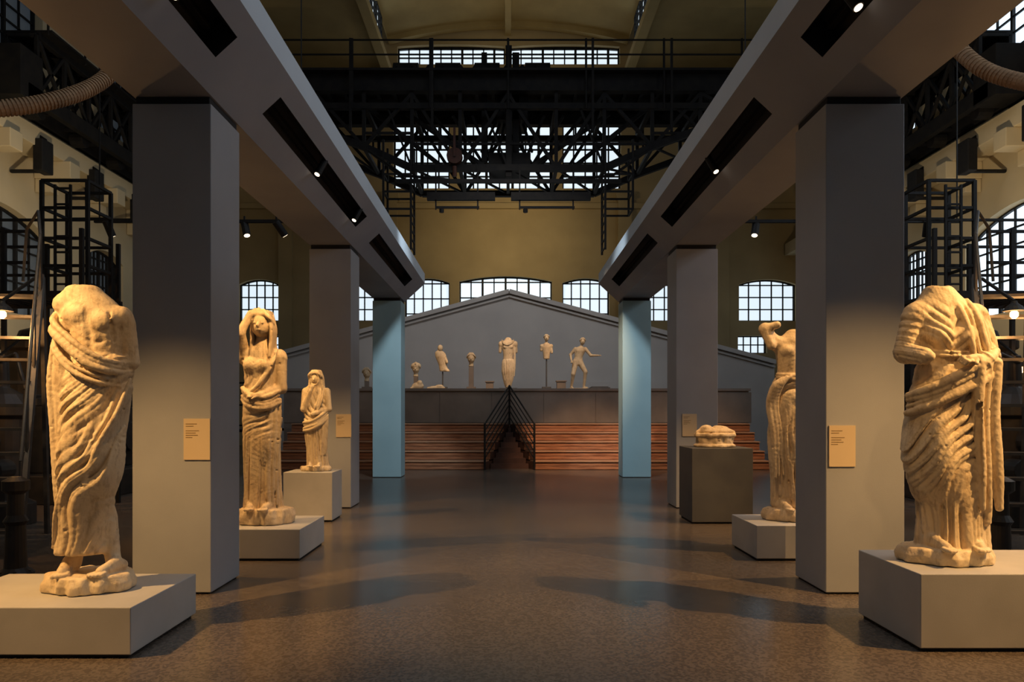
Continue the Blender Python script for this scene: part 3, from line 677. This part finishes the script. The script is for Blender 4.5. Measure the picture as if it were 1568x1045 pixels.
def statueE(loc):
    S=Sculpt((-.5,-.42,-.03),(.42,.36,2.32),.0085)
    rock(S,.0,.0,.3,.24,.13,9); foot(S,-.12,-.15,.12,.3); foot(S,.12,-.1,.12,-.2)
    S.loft([(.14,.0,.0,.205,.155),(.5,-.01,0,.20,.155),(.9,-.03,0,.22,.17),(1.3,-.03,0,.215,.16),(1.55,-.01,0,.18,.135),(1.64,.0,0,.165,.12)],k=.02,bumps=[(.1,-.12,.95,.08,.08,.22)],fold=fmix(FV(7,.044,.6,6.,calm=[(.1,.95,.06,.15)]),FD(.75,-.6,.10,.034,0,0,4),.85,1.15))
    S.loft([(1.5,0,0,.155,.115),(1.72,.01,-.01,.16,.12),(1.88,.02,-.01,.195,.13),(2.02,.03,0,.19,.11),(2.1,.04,0,.11,.08),(2.15,.045,0,.07,.065)],k=.03)
    S.ell((-.07,-.09,1.9),(.08,.055,.065),.03); S.ell((.1,-.09,1.9),(.08,.055,.065),.03); groove(S,[(.01,-.14,1.95),(.01,-.145,1.8),(.0,-.13,1.65)],.01)
    strands(S,[(-.17,-.06,1.62),(0,-.135,1.6),(.17,-.06,1.62)],(0,0,.035),2,.022,.022,.010,0,0,.2)
    S.ell((-.16,0,1.99),(.085,.085,.085),.05); S.cap((-.17,0,2.0),(-.31,-.04,2.16),.066,.055,.035); S.cap((-.31,-.04,2.16),(-.19,-.1,2.19),.048,.04,.03); S.cap((-.31,-.04,2.14),(-.25,-.08,1.96),.055,.05,.04)
    S.ell((.2,0,1.98),(.085,.09,.09),.04); S.cap((.21,0,1.98),(.27,.03,1.66),.07,.06,.03)
    strands(S,[(-.1,-.14,1.6),(-.19,-.13,1.5),(-.23,-.1,1.3),(-.2,-.12,1.0),(-.18,-.13,.5)],(.04,-.01,.01),3,.034,.024,.014,0)
    strands(S,[(.10,-.13,1.5),(.07,-.165,1.1),(.02,-.155,.6),(.0,-.155,.25)],(.055,.0,0),3,.020,.017,.014,.006)
    return S.done('draped_torso_statue_arm_raised',M_st[2],loc,chips=9)
statueA((-2.99,5.24,.333)); statueB((3.16,5.3,.52)); statueC((-2.78,8.3,.34)); statueD((-2.86,10.9,.72)); statueE((3.2,8.28,.38))

# ---- carved drum with broken reclining figure on dark plinth
S=Sculpt((-.4,-.36,-.02),(.4,.36,.4),.008)
S.loft([(0,0,0,.29,.24),(.03,0,0,.3,.24),(.05,0,0,.265,.215),(.14,0,0,.275,.215),(.16,0,0,.30,.24),(.2,0,0,.29,.24)],k=0,ek=.01,fold=lambda th,X,Y,Z:.006*np.sin(7*th+30*Z)+.005*np.sin(17*th+5))
S.ell((0.02,0,.23),(.24,.16,.06),.02); S.ell((.06,0,.265),(.14,.11,.05),.03); S.ell((-.13,-.02,.275),(.085,.08,.05),.02); S.cap((-.2,-.03,.25),(-.27,-.04,.22),.035,.022)
S.cap((.15,.02,.24),(.27,-.05,.22),.035,.02); S.cap((.1,-.1,.24),(-.05,-.16,.22),.035,.02); groove(S,[(-.05,-.1,.3),(-.03,0,.31),(-.04,.1,.3)],.016,.02)
S.done('carved_altar_fragment',M_st[1],(3.05,10.8,1.08),wear=.0015,chips=2)

# ---- stage figures
def post(nm,x,y,z0,z1,w=.18,base=.3):
    B=MB(); B.box((x-base/2,y-base/2,z0),(x+base/2,y+base/2,z0+.12)); B.bar((x,y,z0+.1),(x,y,z1),w,n=8 if w<.1 else 4); return B.obj(nm,M_plind if w<.1 else M_pod,bevel=.005)
ZS=2.32; YS=24.6
S=Sculpt((-.65,-.45,-.02),(.85,.45,1.85),.014)
rock(S,-.02,0,.36,.22,.07,2)
S.cap((-.08,0,.95),(-.17,-.12,.55),.105,.072); S.cap((-.17,-.12,.53),(-.22,.02,.12),.066,.04); S.cap((-.22,.03,.09),(-.2,-.13,.08),.045,.035,.02)
S.cap((.06,0,.95),(.24,-.1,.62),.105,.072); S.cap((.24,-.1,.6),(.2,.0,.12),.066,.04); S.cap((.2,.01,.09),(.3,-.1,.08),.045,.035,.02)
S.loft([(.86,.0,0,.15,.11),(1.0,.0,0,.15,.11),(1.12,.02,0,.135,.10),(1.3,.06,0,.175,.115),(1.42,.08,0,.17,.10),(1.48,.09,0,.075,.065)],k=.05)
S.ell((0,-.07,1.33),(.07,.04,.05),.03); S.ell((.12,-.07,1.33),(.07,.04,.05),.03)
S.cap((.1,0,1.46),(.13,-.02,1.56),.052,.048); face_head(S,(.15,-.03,1.65),.115)
S.cap((-.09,0,1.4),(-.25,.03,1.2),.06,.047); S.cap((-.25,.03,1.2),(-.24,-.15,1.02),.044,.03); hand(S,(-.24,-.16,1.0),(.2,-.4,-1),(0,-1,.3),.024,.06)
S.cap((.25,0,1.4),(.42,-.08,1.17),.06,.047); S.cap((.42,-.08,1.17),(.66,-.16,1.16),.044,.03); hand(S,(.67,-.16,1.16),(1,-.2,.05),(0,-.3,1),.024,.06)
S.done('athlete_statue',M_st[1],(2.35,YS,ZS),wear=0)
S=Sculpt((-.4,-.3,-.02),(.4,.3,1.85),.012)
S.loft([(.0,0,0,.08,.07),(.25,0,0,.16,.12),(.55,0,0,.22,.16),(.85,0,0,.21,.15),(.95,0,0,.18,.13)],k=.02,fold=FV(8,.034,.2,1))
S.loft([(.85,0,0,.17,.12),(1.1,0,0,.16,.12),(1.35,0,0,.2,.14),(1.5,0,0,.22,.12),(1.62,0,0,.12,.08),(1.7,0,0,.07,.06)],k=.03)
S.ell((-.08,-.11,1.38),(.08,.04,.06),.03); S.ell((.08,-.11,1.38),(.08,.04,.06),.03)
for s in (-1,1): S.ell((s*.24,0,1.48),(.08,.08,.1),.03); S.cap((s*.25,0,1.45),(s*.27,.02,1.22),.06,.05)
strands(S,[(.2,-.05,1.6),(.05,-.15,1.5),(-.1,-.15,1.48),(-.22,-.05,1.6)],(0,0,.035),3,.02,.02)
strands(S,[(.2,0,1.5),(.22,.0,1.0),(.2,0,.4)],(0,.03,0),3,.035,.03)
S.done('armoured_torso_statue',M_st[2],(-.0,YS,ZS+.08)); 
B=MB(); B.box((-.3,YS-.2,ZS),(.3,YS+.2,ZS+.08)); B.obj('low_display_base',M_plind,bevel=.005)
S=Sculpt((-.3,-.22,-.02),(.3,.22,.95),.012)
S.loft([(0,0,0,.1,.08),(.2,0,0,.12,.09),(.4,0,0,.15,.1),(.5,0,0,.13,.08),(.56,0,0,.05,.05)],k=.03); S.cap((0,0,.55),(0,0,.65),.04,.04); face_head(S,(0,-.02,.72),.11)
S.ell((.16,0,.44),(.06,.06,.07),.03); S.cap((.16,0,.42),(.18,-.03,.22),.045,.04); S.ell((-.16,0,.44),(.06,.06,.07),.03); S.cap((-.16,0,.44),(-.18,0,.3),.045,.04)
S.done('bust_torso_on_post',M_st[1],(1.29,YS,ZS+1.05),wear=0); post('display_post',1.29,YS,ZS,ZS+1.05,.05)
S=Sculpt((-.35,-.25,-.02),(.35,.25,.95),.012)
S.loft([(0,.08,0,.13,.1),(.2,.06,0,.14,.1),(.5,-.02,0,.18,.11),(.64,-.05,0,.16,.09),(.72,-.06,0,.06,.06)],k=.03); S.ell((-.03,-.02,.78),(.09,.1,.12),.03); S.cap((.1,0,.55),(.2,-.08,.3),.055,.045); S.cap((.1,0,.1),(.24,-.08,-.0),.09,.06)
S.done('torso_fragment_on_post',M_st[1],(-2.25,YS,ZS+.63)); post('display_post',-2.2,YS,ZS,ZS+.63,.05)
def headpiece(nm,x,z,r,m,helmet=False):
    S=Sculpt((-r*1.8,-r*1.6,-.02),(r*1.8,r*1.6,r*3.1),.011)
    S.loft([(0,0,0,r*.55,r*.5),(r*.5,0,0,r*.42,r*.42),(r,0,0,r*.45,r*.45)],k=.02); face_head(S,(0,0,r*1.7),r)
    if helmet: S.ell((0,.02,r*2.1),(r*1.0,r*1.05,r*.75),.02); S.tube([(0,-r*.9,r*2.5),(0,0,r*2.85),(0,r*1.,r*2.3)],r*.14,k=.02)
    S.done(nm,m,(x,YS,z),wear=0)
headpiece('marble_head',-1.24,ZS+.80,.17,M_st[1]); post('display_post',-1.24,YS,ZS,ZS+.80,.16)
headpiece('helmeted_head',-3.1,ZS+.46,.17,M_st[0],True); post('display_post',-3.1,YS,ZS,ZS+.46,.14)
headpiece('marble_head',-4.75,ZS+.3,.17,M_st[1]); post('display_post',-4.75,YS,ZS,ZS+.3,.14)
for nm,x,w,h in (('reclining_fragment',-2.98,.22,.3),('foot_fragment',-2.35,.3,.16)):
    S=Sculpt((-w*1.3,-.25,-.02),(w*1.3,.25,h*1.4),.012); S.ell((0,0,h*.4),(w*.9,.13,h*.42),.02); S.ell((w*.3,-.03,h*.75),(w*.4,.1,h*.3),.04); S.cap((-w*.5,-.05,h*.3),(-w*.95,-.08,.05),.06,.04)
    S.done(nm,M_st[0],(x,YS-.45,ZS))
B=MB(); B.box((2.75,YS-.25,ZS),(3.4,YS+.25,ZS+.1)); B.box((2.8,YS-.2,ZS+.1),(3.35,YS+.2,ZS+.13)); B.obj('low_display_base',M_plind,bevel=.005)
B=MB(); B.box((1.65,YS+.1,ZS),(1.95,YS+.4,ZS+.32)); B.box((1.62,YS+.07,ZS+.3),(1.98,YS+.43,ZS+.34)); B.obj('display_block',M_pod,bevel=.005)
B=MB(); B.box((-.75,YS+.1,ZS),(-.5,YS+.4,ZS+.3)); B.box((-.78,YS+.07,ZS+.28),(-.47,YS+.43,ZS+.32)); B.obj('display_block',M_pod,bevel=.005)

# ---------------------------------------------------------------- industrial machines each side
def engine(s):
    e=empty('steam_engine'); X=lambda v_:s*v_
    def bx(B,a,b_,y0,y1,z0,z1): B.box((min(X(a),X(b_)),y0,z0),(max(X(a),X(b_)),y1,z1))
    B=MB()
    bx(B,7.4,10.5,12.5,19,0,.5); bx(B,7.8,10.2,13,18.5,.5,1.7)
    for y in (13.6,15.0,16.4,17.8):
        B.lathe((X(8.8),y,1.7),[(.6,0),(.6,.15),(.48,.2),(.48,1.0),(.58,1.05),(.58,1.2),(.3,1.25),(.25,1.4),(.1,1.45)],20)
        B.bar((X(7.7),y,1.1),(X(7.8),y,1.1),.6,n=14)
    B.bar((X(8.8),19.3,1.8),(X(8.8),19.6,1.8),3.2,n=28)
    for y in (13.3,14.5,15.8,17.1): B.path([(X(7.9),y,1.7),(X(7.6),y,2.1),(X(7.6),y,2.6),(X(8.3),y,2.8)],.12,8)
    B.obj('engine_block',M_steel2,e,bevel=.02)
    B=MB()
    for x in np.arange(6.8,9.5,.16): bx(B,x,x+.04,11.75,12.85,3.45,3.5)
    bx(B,6.8,9.5,11.7,11.78,3.42,3.54); bx(B,6.8,9.5,12.82,12.9,3.42,3.54)
    for x in (6.85,8.1,9.4):
        for y in (11.75,12.85): B.bar((X(x),y,0),(X(x),y,4.55),.06)
    for z in (4.0,4.5): B.bar((X(7.7),11.75,z),(X(9.4),11.75,z),.045); B.bar((X(7.7),12.85,z),(X(9.4),12.85,z),.045)
    a,b_=(6.9,7.65)
    for x in (a,b_):
        for y in (12,12.7): B.bar((X(x),y,3.5),(X(x),y,5.4),.055)
    for z in (4.0,4.45,4.95,5.4):
        for y in (12,12.7): B.bar((X(a),y,z),(X(b_),y,z),.045)
        for x in (a,b_): B.bar((X(x),12,z),(X(x),12.7,z),.045)
    for z in np.arange(.3,5.4,.26): B.bar((X(a+.22),11.9,z),(X(a+.47),11.9,z),.03)
    for x in (a+.22,a+.47): B.bar((X(x),11.9,0),(X(x),11.9,5.3),.035)
    B.bar((X(a),12.0,4.75),(X(11.5),12.0,4.75),.04)
    B.obj('gallery_frame',M_steel,e)
    B=MB()
    p0,p1=Vector((X(5.35),8.0,0)),Vector((X(6.05),9.5,3.35)); off=Vector((s*.62,-.12,0))
    for o in (Vector((0,0,0)),off): B.bar(p0+o,p1+o,.05,.14)
    n=11
    for k in range(1,n+1):
        q=p0.lerp(p1,k/(n+1)); B.bar(q,q+off,.2,.035)
    for o in (Vector((0,0,0)),off):
        up=Vector((0,0,.85)); pts=[p0+o+Vector((0,0,.1)),p0.lerp(p1,.06)+o+up]+[p0.lerp(p1,t)+o+up for t in (.3,.6,.9)]+[p1+o+up+Vector((s*.15,.15,.05)),p1+o+up+Vector((s*.4,.3,-.15)),p1+o+Vector((s*.45,.3,0))]
        B.path(pts,.04)
        for t in (.3,.6,.9): B.bar(p0.lerp(p1,t)+o,p0.lerp(p1,t)+o+up,.03)
    for o in (Vector((0,0,0)),off): B.bar(p1+o,Vector((p1.x+o.x,p1.y+o.y+.1,0)),.05)
    B.obj('ladder_stair',M_ladder,e)
    B=MB()
    B.lathe((X(7.2),10.4,0),[(.42,0),(.42,.3),(.32,.35),(.32,1.5),(.4,1.55),(.4,1.7),(.26,1.85),(.1,1.95),(.08,2.4)],22)
    B.path([(X(7.2),10.3,2.3),(X(6.8),10.1,2.4),(X(6.6),10.0,1.9),(X(6.6),10.0,.1)],.06,8)
    B.bar((X(7.2),9.97,1.2),(X(7.2),10.1,1.2),.4,n=18); B.bar((X(7.0),9.9,.8),(X(7.0),10.2,.8),.3,n=16)
    B.obj('boiler_vessel',M_steel2,e,bevel=.01)
    return e
for s in (-1,1):
    e=engine(s)
    for (xx,yy,zz) in ((6.02,8.7,2.8),(8.0,11.4,2.3)):
        X=s*xx
        B=MB(); B.lathe((X,yy,zz),[(.12,0),(.09,.05),(.04,.09),(.03,.12)],14); B.bar((X,yy,zz+.12),(X,yy+.6,zz+.5),.03); B.mi=1; B.lathe((X,yy,zz-.09),[(.02,0),(.045,.03),(.045,.07),(.03,.09)],12)
        B.obj('work_lamp',[M_steel,M_bulb],e)
        L=bpy.data.lights.new('work_lamp_light','POINT'); L.energy=60; L.color=(1,.5,.17); L.shadow_soft_size=.07; o=bpy.data.objects.new('work_lamp_light',L); C.objects.link(o); o.location=(X,yy,zz-.18); o.parent=e
    B=MB(); B.lathe((s*4.78,7.1,0),[(.16,0),(.16,.04),(.10,.09),(.085,.5),(.11,.54),(.075,.6),(.07,.8),(.12,.84),(.12,.93),(.05,.97)],18)
    for k in range(6): a=k*math.pi/3; B.lathe((s*4.78+.13*math.cos(a),7.1+.13*math.sin(a),.03),[(.018,0),(.018,.035)],6)
    B.obj('cast_iron_bollard',M_steel2)
for s in (-1,1):
    B=MB(); x0=s*11.2
    B.box((x0-.9,20,0),(x0+.9,22,.9)); B.box((x0-.6,20.3,.9),(x0+.6,21.7,2.0)); B.bar((x0-1.1,21,1.6),(x0-.6,21,1.6),1.1,n=18); B.lathe((x0+.3,21,2),[(.35,0),(.3,.5),(.1,.7)],14)
    B.obj('lathe_machine',M_rust,bevel=.03)
B=MB(); B.box((8.3,21.5,0),(9.7,22.6,1.25)); B.box((8.35,21.45,1.2),(9.65,21.5,2.2)); B.mi=1
for k in range(5): B.box((8.4+.26*k,21.42,1.5),(8.6+.26*k,21.45,1.9))
B.obj('control_cabinet',[M_steel2,M_plin],bevel=.01)
B=MB()
for x in (-9.6,-8.4,-7.2): B.bar((x,21.5,0),(x,21.5,2.5),.06); 
for z in (1.2,1.8,2.45): B.bar((-9.6,21.5,z),(-7.2,21.5,z),.05)
B.box((-9.7,21.5,1.0),(-7.1,23.2,1.08)); B.obj('gallery_railing',M_steel)

def hose(name,pts,r):
    cu=bpy.data.curves.new(name,'CURVE'); cu.dimensions='3D'; sp=cu.splines.new('BEZIER'); sp.bezier_points.add(len(pts)-1)
    for q,p in zip(sp.bezier_points,pts): q.co=p; q.handle_left_type=q.handle_right_type='AUTO'
    cu.resolution_u=24; cu.bevel_depth=r*.92; cu.bevel_resolution=4; cu.materials.append(M_hose); o=bpy.data.objects.new(name,cu); C.objects.link(o)
    B=MB(); P=[Vector(p) for p in pts]; out=[]
    for i in range(len(P)-1):
        p0=P[max(i-1,0)];p1=P[i];p2=P[i+1];p3=P[min(i+2,len(P)-1)]
        for k in range(22):
            t=k/22; out.append(.5*((2*p1)+(-p0+p2)*t+(2*p0-5*p1+4*p2-p3)*t*t+(-p0+3*p1-3*p2+p3)*t**3))
    for a,b_ in zip(out[:-1],out[1:]):
        m=(a+b_)/2; d=(b_-a)*.24; B.bar(m-d,m+d,2.12*r,n=16)
    B.obj('duct_ribs',M_hose,o)
hose('ribbed_air_duct',[(-9.6,10.2,5.6),(-8.0,10.4,5.85),(-7.0,11,6.25),(-6.55,11.8,6.95),(-6.5,12.6,8.0)],.115)
hose('ribbed_air_duct',[(9.6,10.2,6.0),(8.4,10.6,6.25),(7.5,11.4,6.9),(7.2,12.2,8.0)],.115)

def track(x0,x1,y,z,lamps):
    e=empty('track_light_bar'); B=MB(); B.box((x0,y-.03,z),(x1,y+.03,z+.06))
    for x in (x0+.1,x1-.1): B.bar((x,y,z),(x,y,17.9 if abs(x)>5.7 else 19.3),.02)
    B.obj('track_rail',M_steel,e)
    for x,d in lamps: spothead(e,(x,y,z-.14),d,.26,.075)
track(-8.2,-4.0,14.5,5.35,[(-7.9,(.2,.5,-1)),(-5.2,(.3,-.3,-1)),(-4.5,(.6,.6,-1))])
track(4.6,9.0,14.5,5.35,[(4.9,(-.2,-.3,-.8)),(5.8,(.3,.6,-1)),(8.3,(.2,.6,-1))])

# ---------------------------------------------------------------- lights
def spot(name,loc,tgt,e,ang,col=(1,.60,.26),blend=.5,size=.05):
    L=bpy.data.lights.new(name,'SPOT'); L.energy=e; L.spot_size=math.radians(ang); L.spot_blend=blend; L.color=col; L.shadow_soft_size=size
    o=bpy.data.objects.new(name,L); C.objects.link(o); o.location=loc; o.rotation_euler=(Vector(tgt)-Vector(loc)).to_track_quat('-Z','Y').to_euler(); return o
WARM=(1,.55,.19)
spot('spot_lamp',(-5.2,3.6,4.7),(-2.95,5.3,1.1),1400,42,WARM,.8,.03)
spot('spot_lamp',(-1.6,3.2,4.7),(-3.0,5.3,1.4),70,28,WARM,.8)
spot('spot_lamp',(5.7,3.7,4.9),(3.0,5.35,1.1),1650,44,WARM,.8,.03)
spot('spot_lamp',(2.0,2.6,4.7),(3.2,5.3,1.5),150,26,WARM,.8)
spot('spot_lamp',(-1.95,7.15,4.3),(-2.72,8.4,1.5),400,40,WARM,.7)
spot('spot_lamp',(-5.2,7.4,4.9),(-2.3,8.7,.6),640,46,WARM,.6,.03)
spot('spot_lamp',(-2.0,8.9,4.3),(-2.82,10.9,1.3),340,34,WARM,.7)
spot('spot_lamp',(5.2,7.4,4.9),(2.7,8.5,.6),720,46,WARM,.6,.03)
spot('spot_lamp',(2.15,7.0,4.3),(3.15,8.3,1.6),130,38,WARM,.7)
spot('spot_lamp',(2.15,8.9,4.3),(3.05,10.8,1.2),300,30,WARM,.7)
spot('spot_lamp',(-5.2,9.6,4.9),(-2.1,11.2,0),620,40,WARM,.5,.03)
spot('spot_lamp',(5.2,9.6,4.9),(2.4,11.0,0),560,38,WARM,.5,.03)
for x,t in ((-3.,-3.),(0,-1.),(2.5,.6),(3.5,2.3)):
    spot('stage_spot',(x,20.5,9.),(t,24.6,3.1),760,24,(1,.58,.26))
spot('stage_wash',(0,19.5,11.5),(0,28,4.0),800,75,(1,.93,.87),.9,.3)
spot('stage_spot',(.8,14.5,7.2),(2.2,20.3,.7),2100,32,(1,.60,.32),.6)
spot('stage_spot',(5.6,14.5,8),(5.4,20.4,.6),1300,36,(1,.60,.32),.8)
spot('crane_floodlight',(0,29.6,9.6),(0,35,9.8),480,130,(1,.78,.46),1,.3)
spot('crane_floodlight',(0,29,14.2),(0,31,19),260,140,(1,.78,.46),1,.3)
for s in (-1,1):
    spot('wall_fill_spot',(s*9.2,16,4.2),(s*14,20,8.0),820,110,(1,.78,.5),1,.2)  # hidden warm fill added to lighten the side walls
    spot('machine_fill_spot',(s*5.2,6.5,5.4),(s*6.6,10.2,1.0),240,60,(1,.72,.42),.8,.1)  # added fill for ladder and floor beside the machines, no lamp body
    spot('pillar_fill_spot',(s*.8,12.2,7.0),(s*2.85+.09,17.8,2.0),1050,28,(.84,.94,1),.6,.2)  # added cool spot brightening the far pillars, no real source there
def area(name,loc,tgt,sx,sy,e,col):
    L=bpy.data.lights.new(name,'AREA'); L.shape='RECTANGLE'; L.size=sx; L.size_y=sy; L.energy=e; L.color=col
    o=bpy.data.objects.new(name,L); C.objects.link(o); o.location=loc; o.rotation_euler=(Vector(tgt)-Vector(loc)).to_track_quat('-Z','Y').to_euler(); return o
area('overhead_fill',(0,9,17.4),(0,9,0),9,20,640,(.76,.86,1))  # unseen cool fill panel added overhead, stands in for roof daylight
area('right_window_daylight',(13.6,8,9),(-2,9,3),8,4,700,(.78,.88,1))
W=bpy.data.worlds.new('World'); bpy.context.scene.world=W; W.use_nodes=True
W.node_tree.nodes['Background'].inputs[0].default_value=(.52,.52,.54,1); W.node_tree.nodes['Background'].inputs[1].default_value=.10

cam=bpy.data.cameras.new('camera'); co=bpy.data.objects.new('camera',cam); C.objects.link(co)
co.location=(0,0,1.6); co.rotation_euler=(math.pi/2,0,0); cam.lens=25.71; cam.sensor_width=36; cam.shift_x=.0038; cam.shift_y=.0692; cam.clip_end=200
bpy.context.scene.camera=co
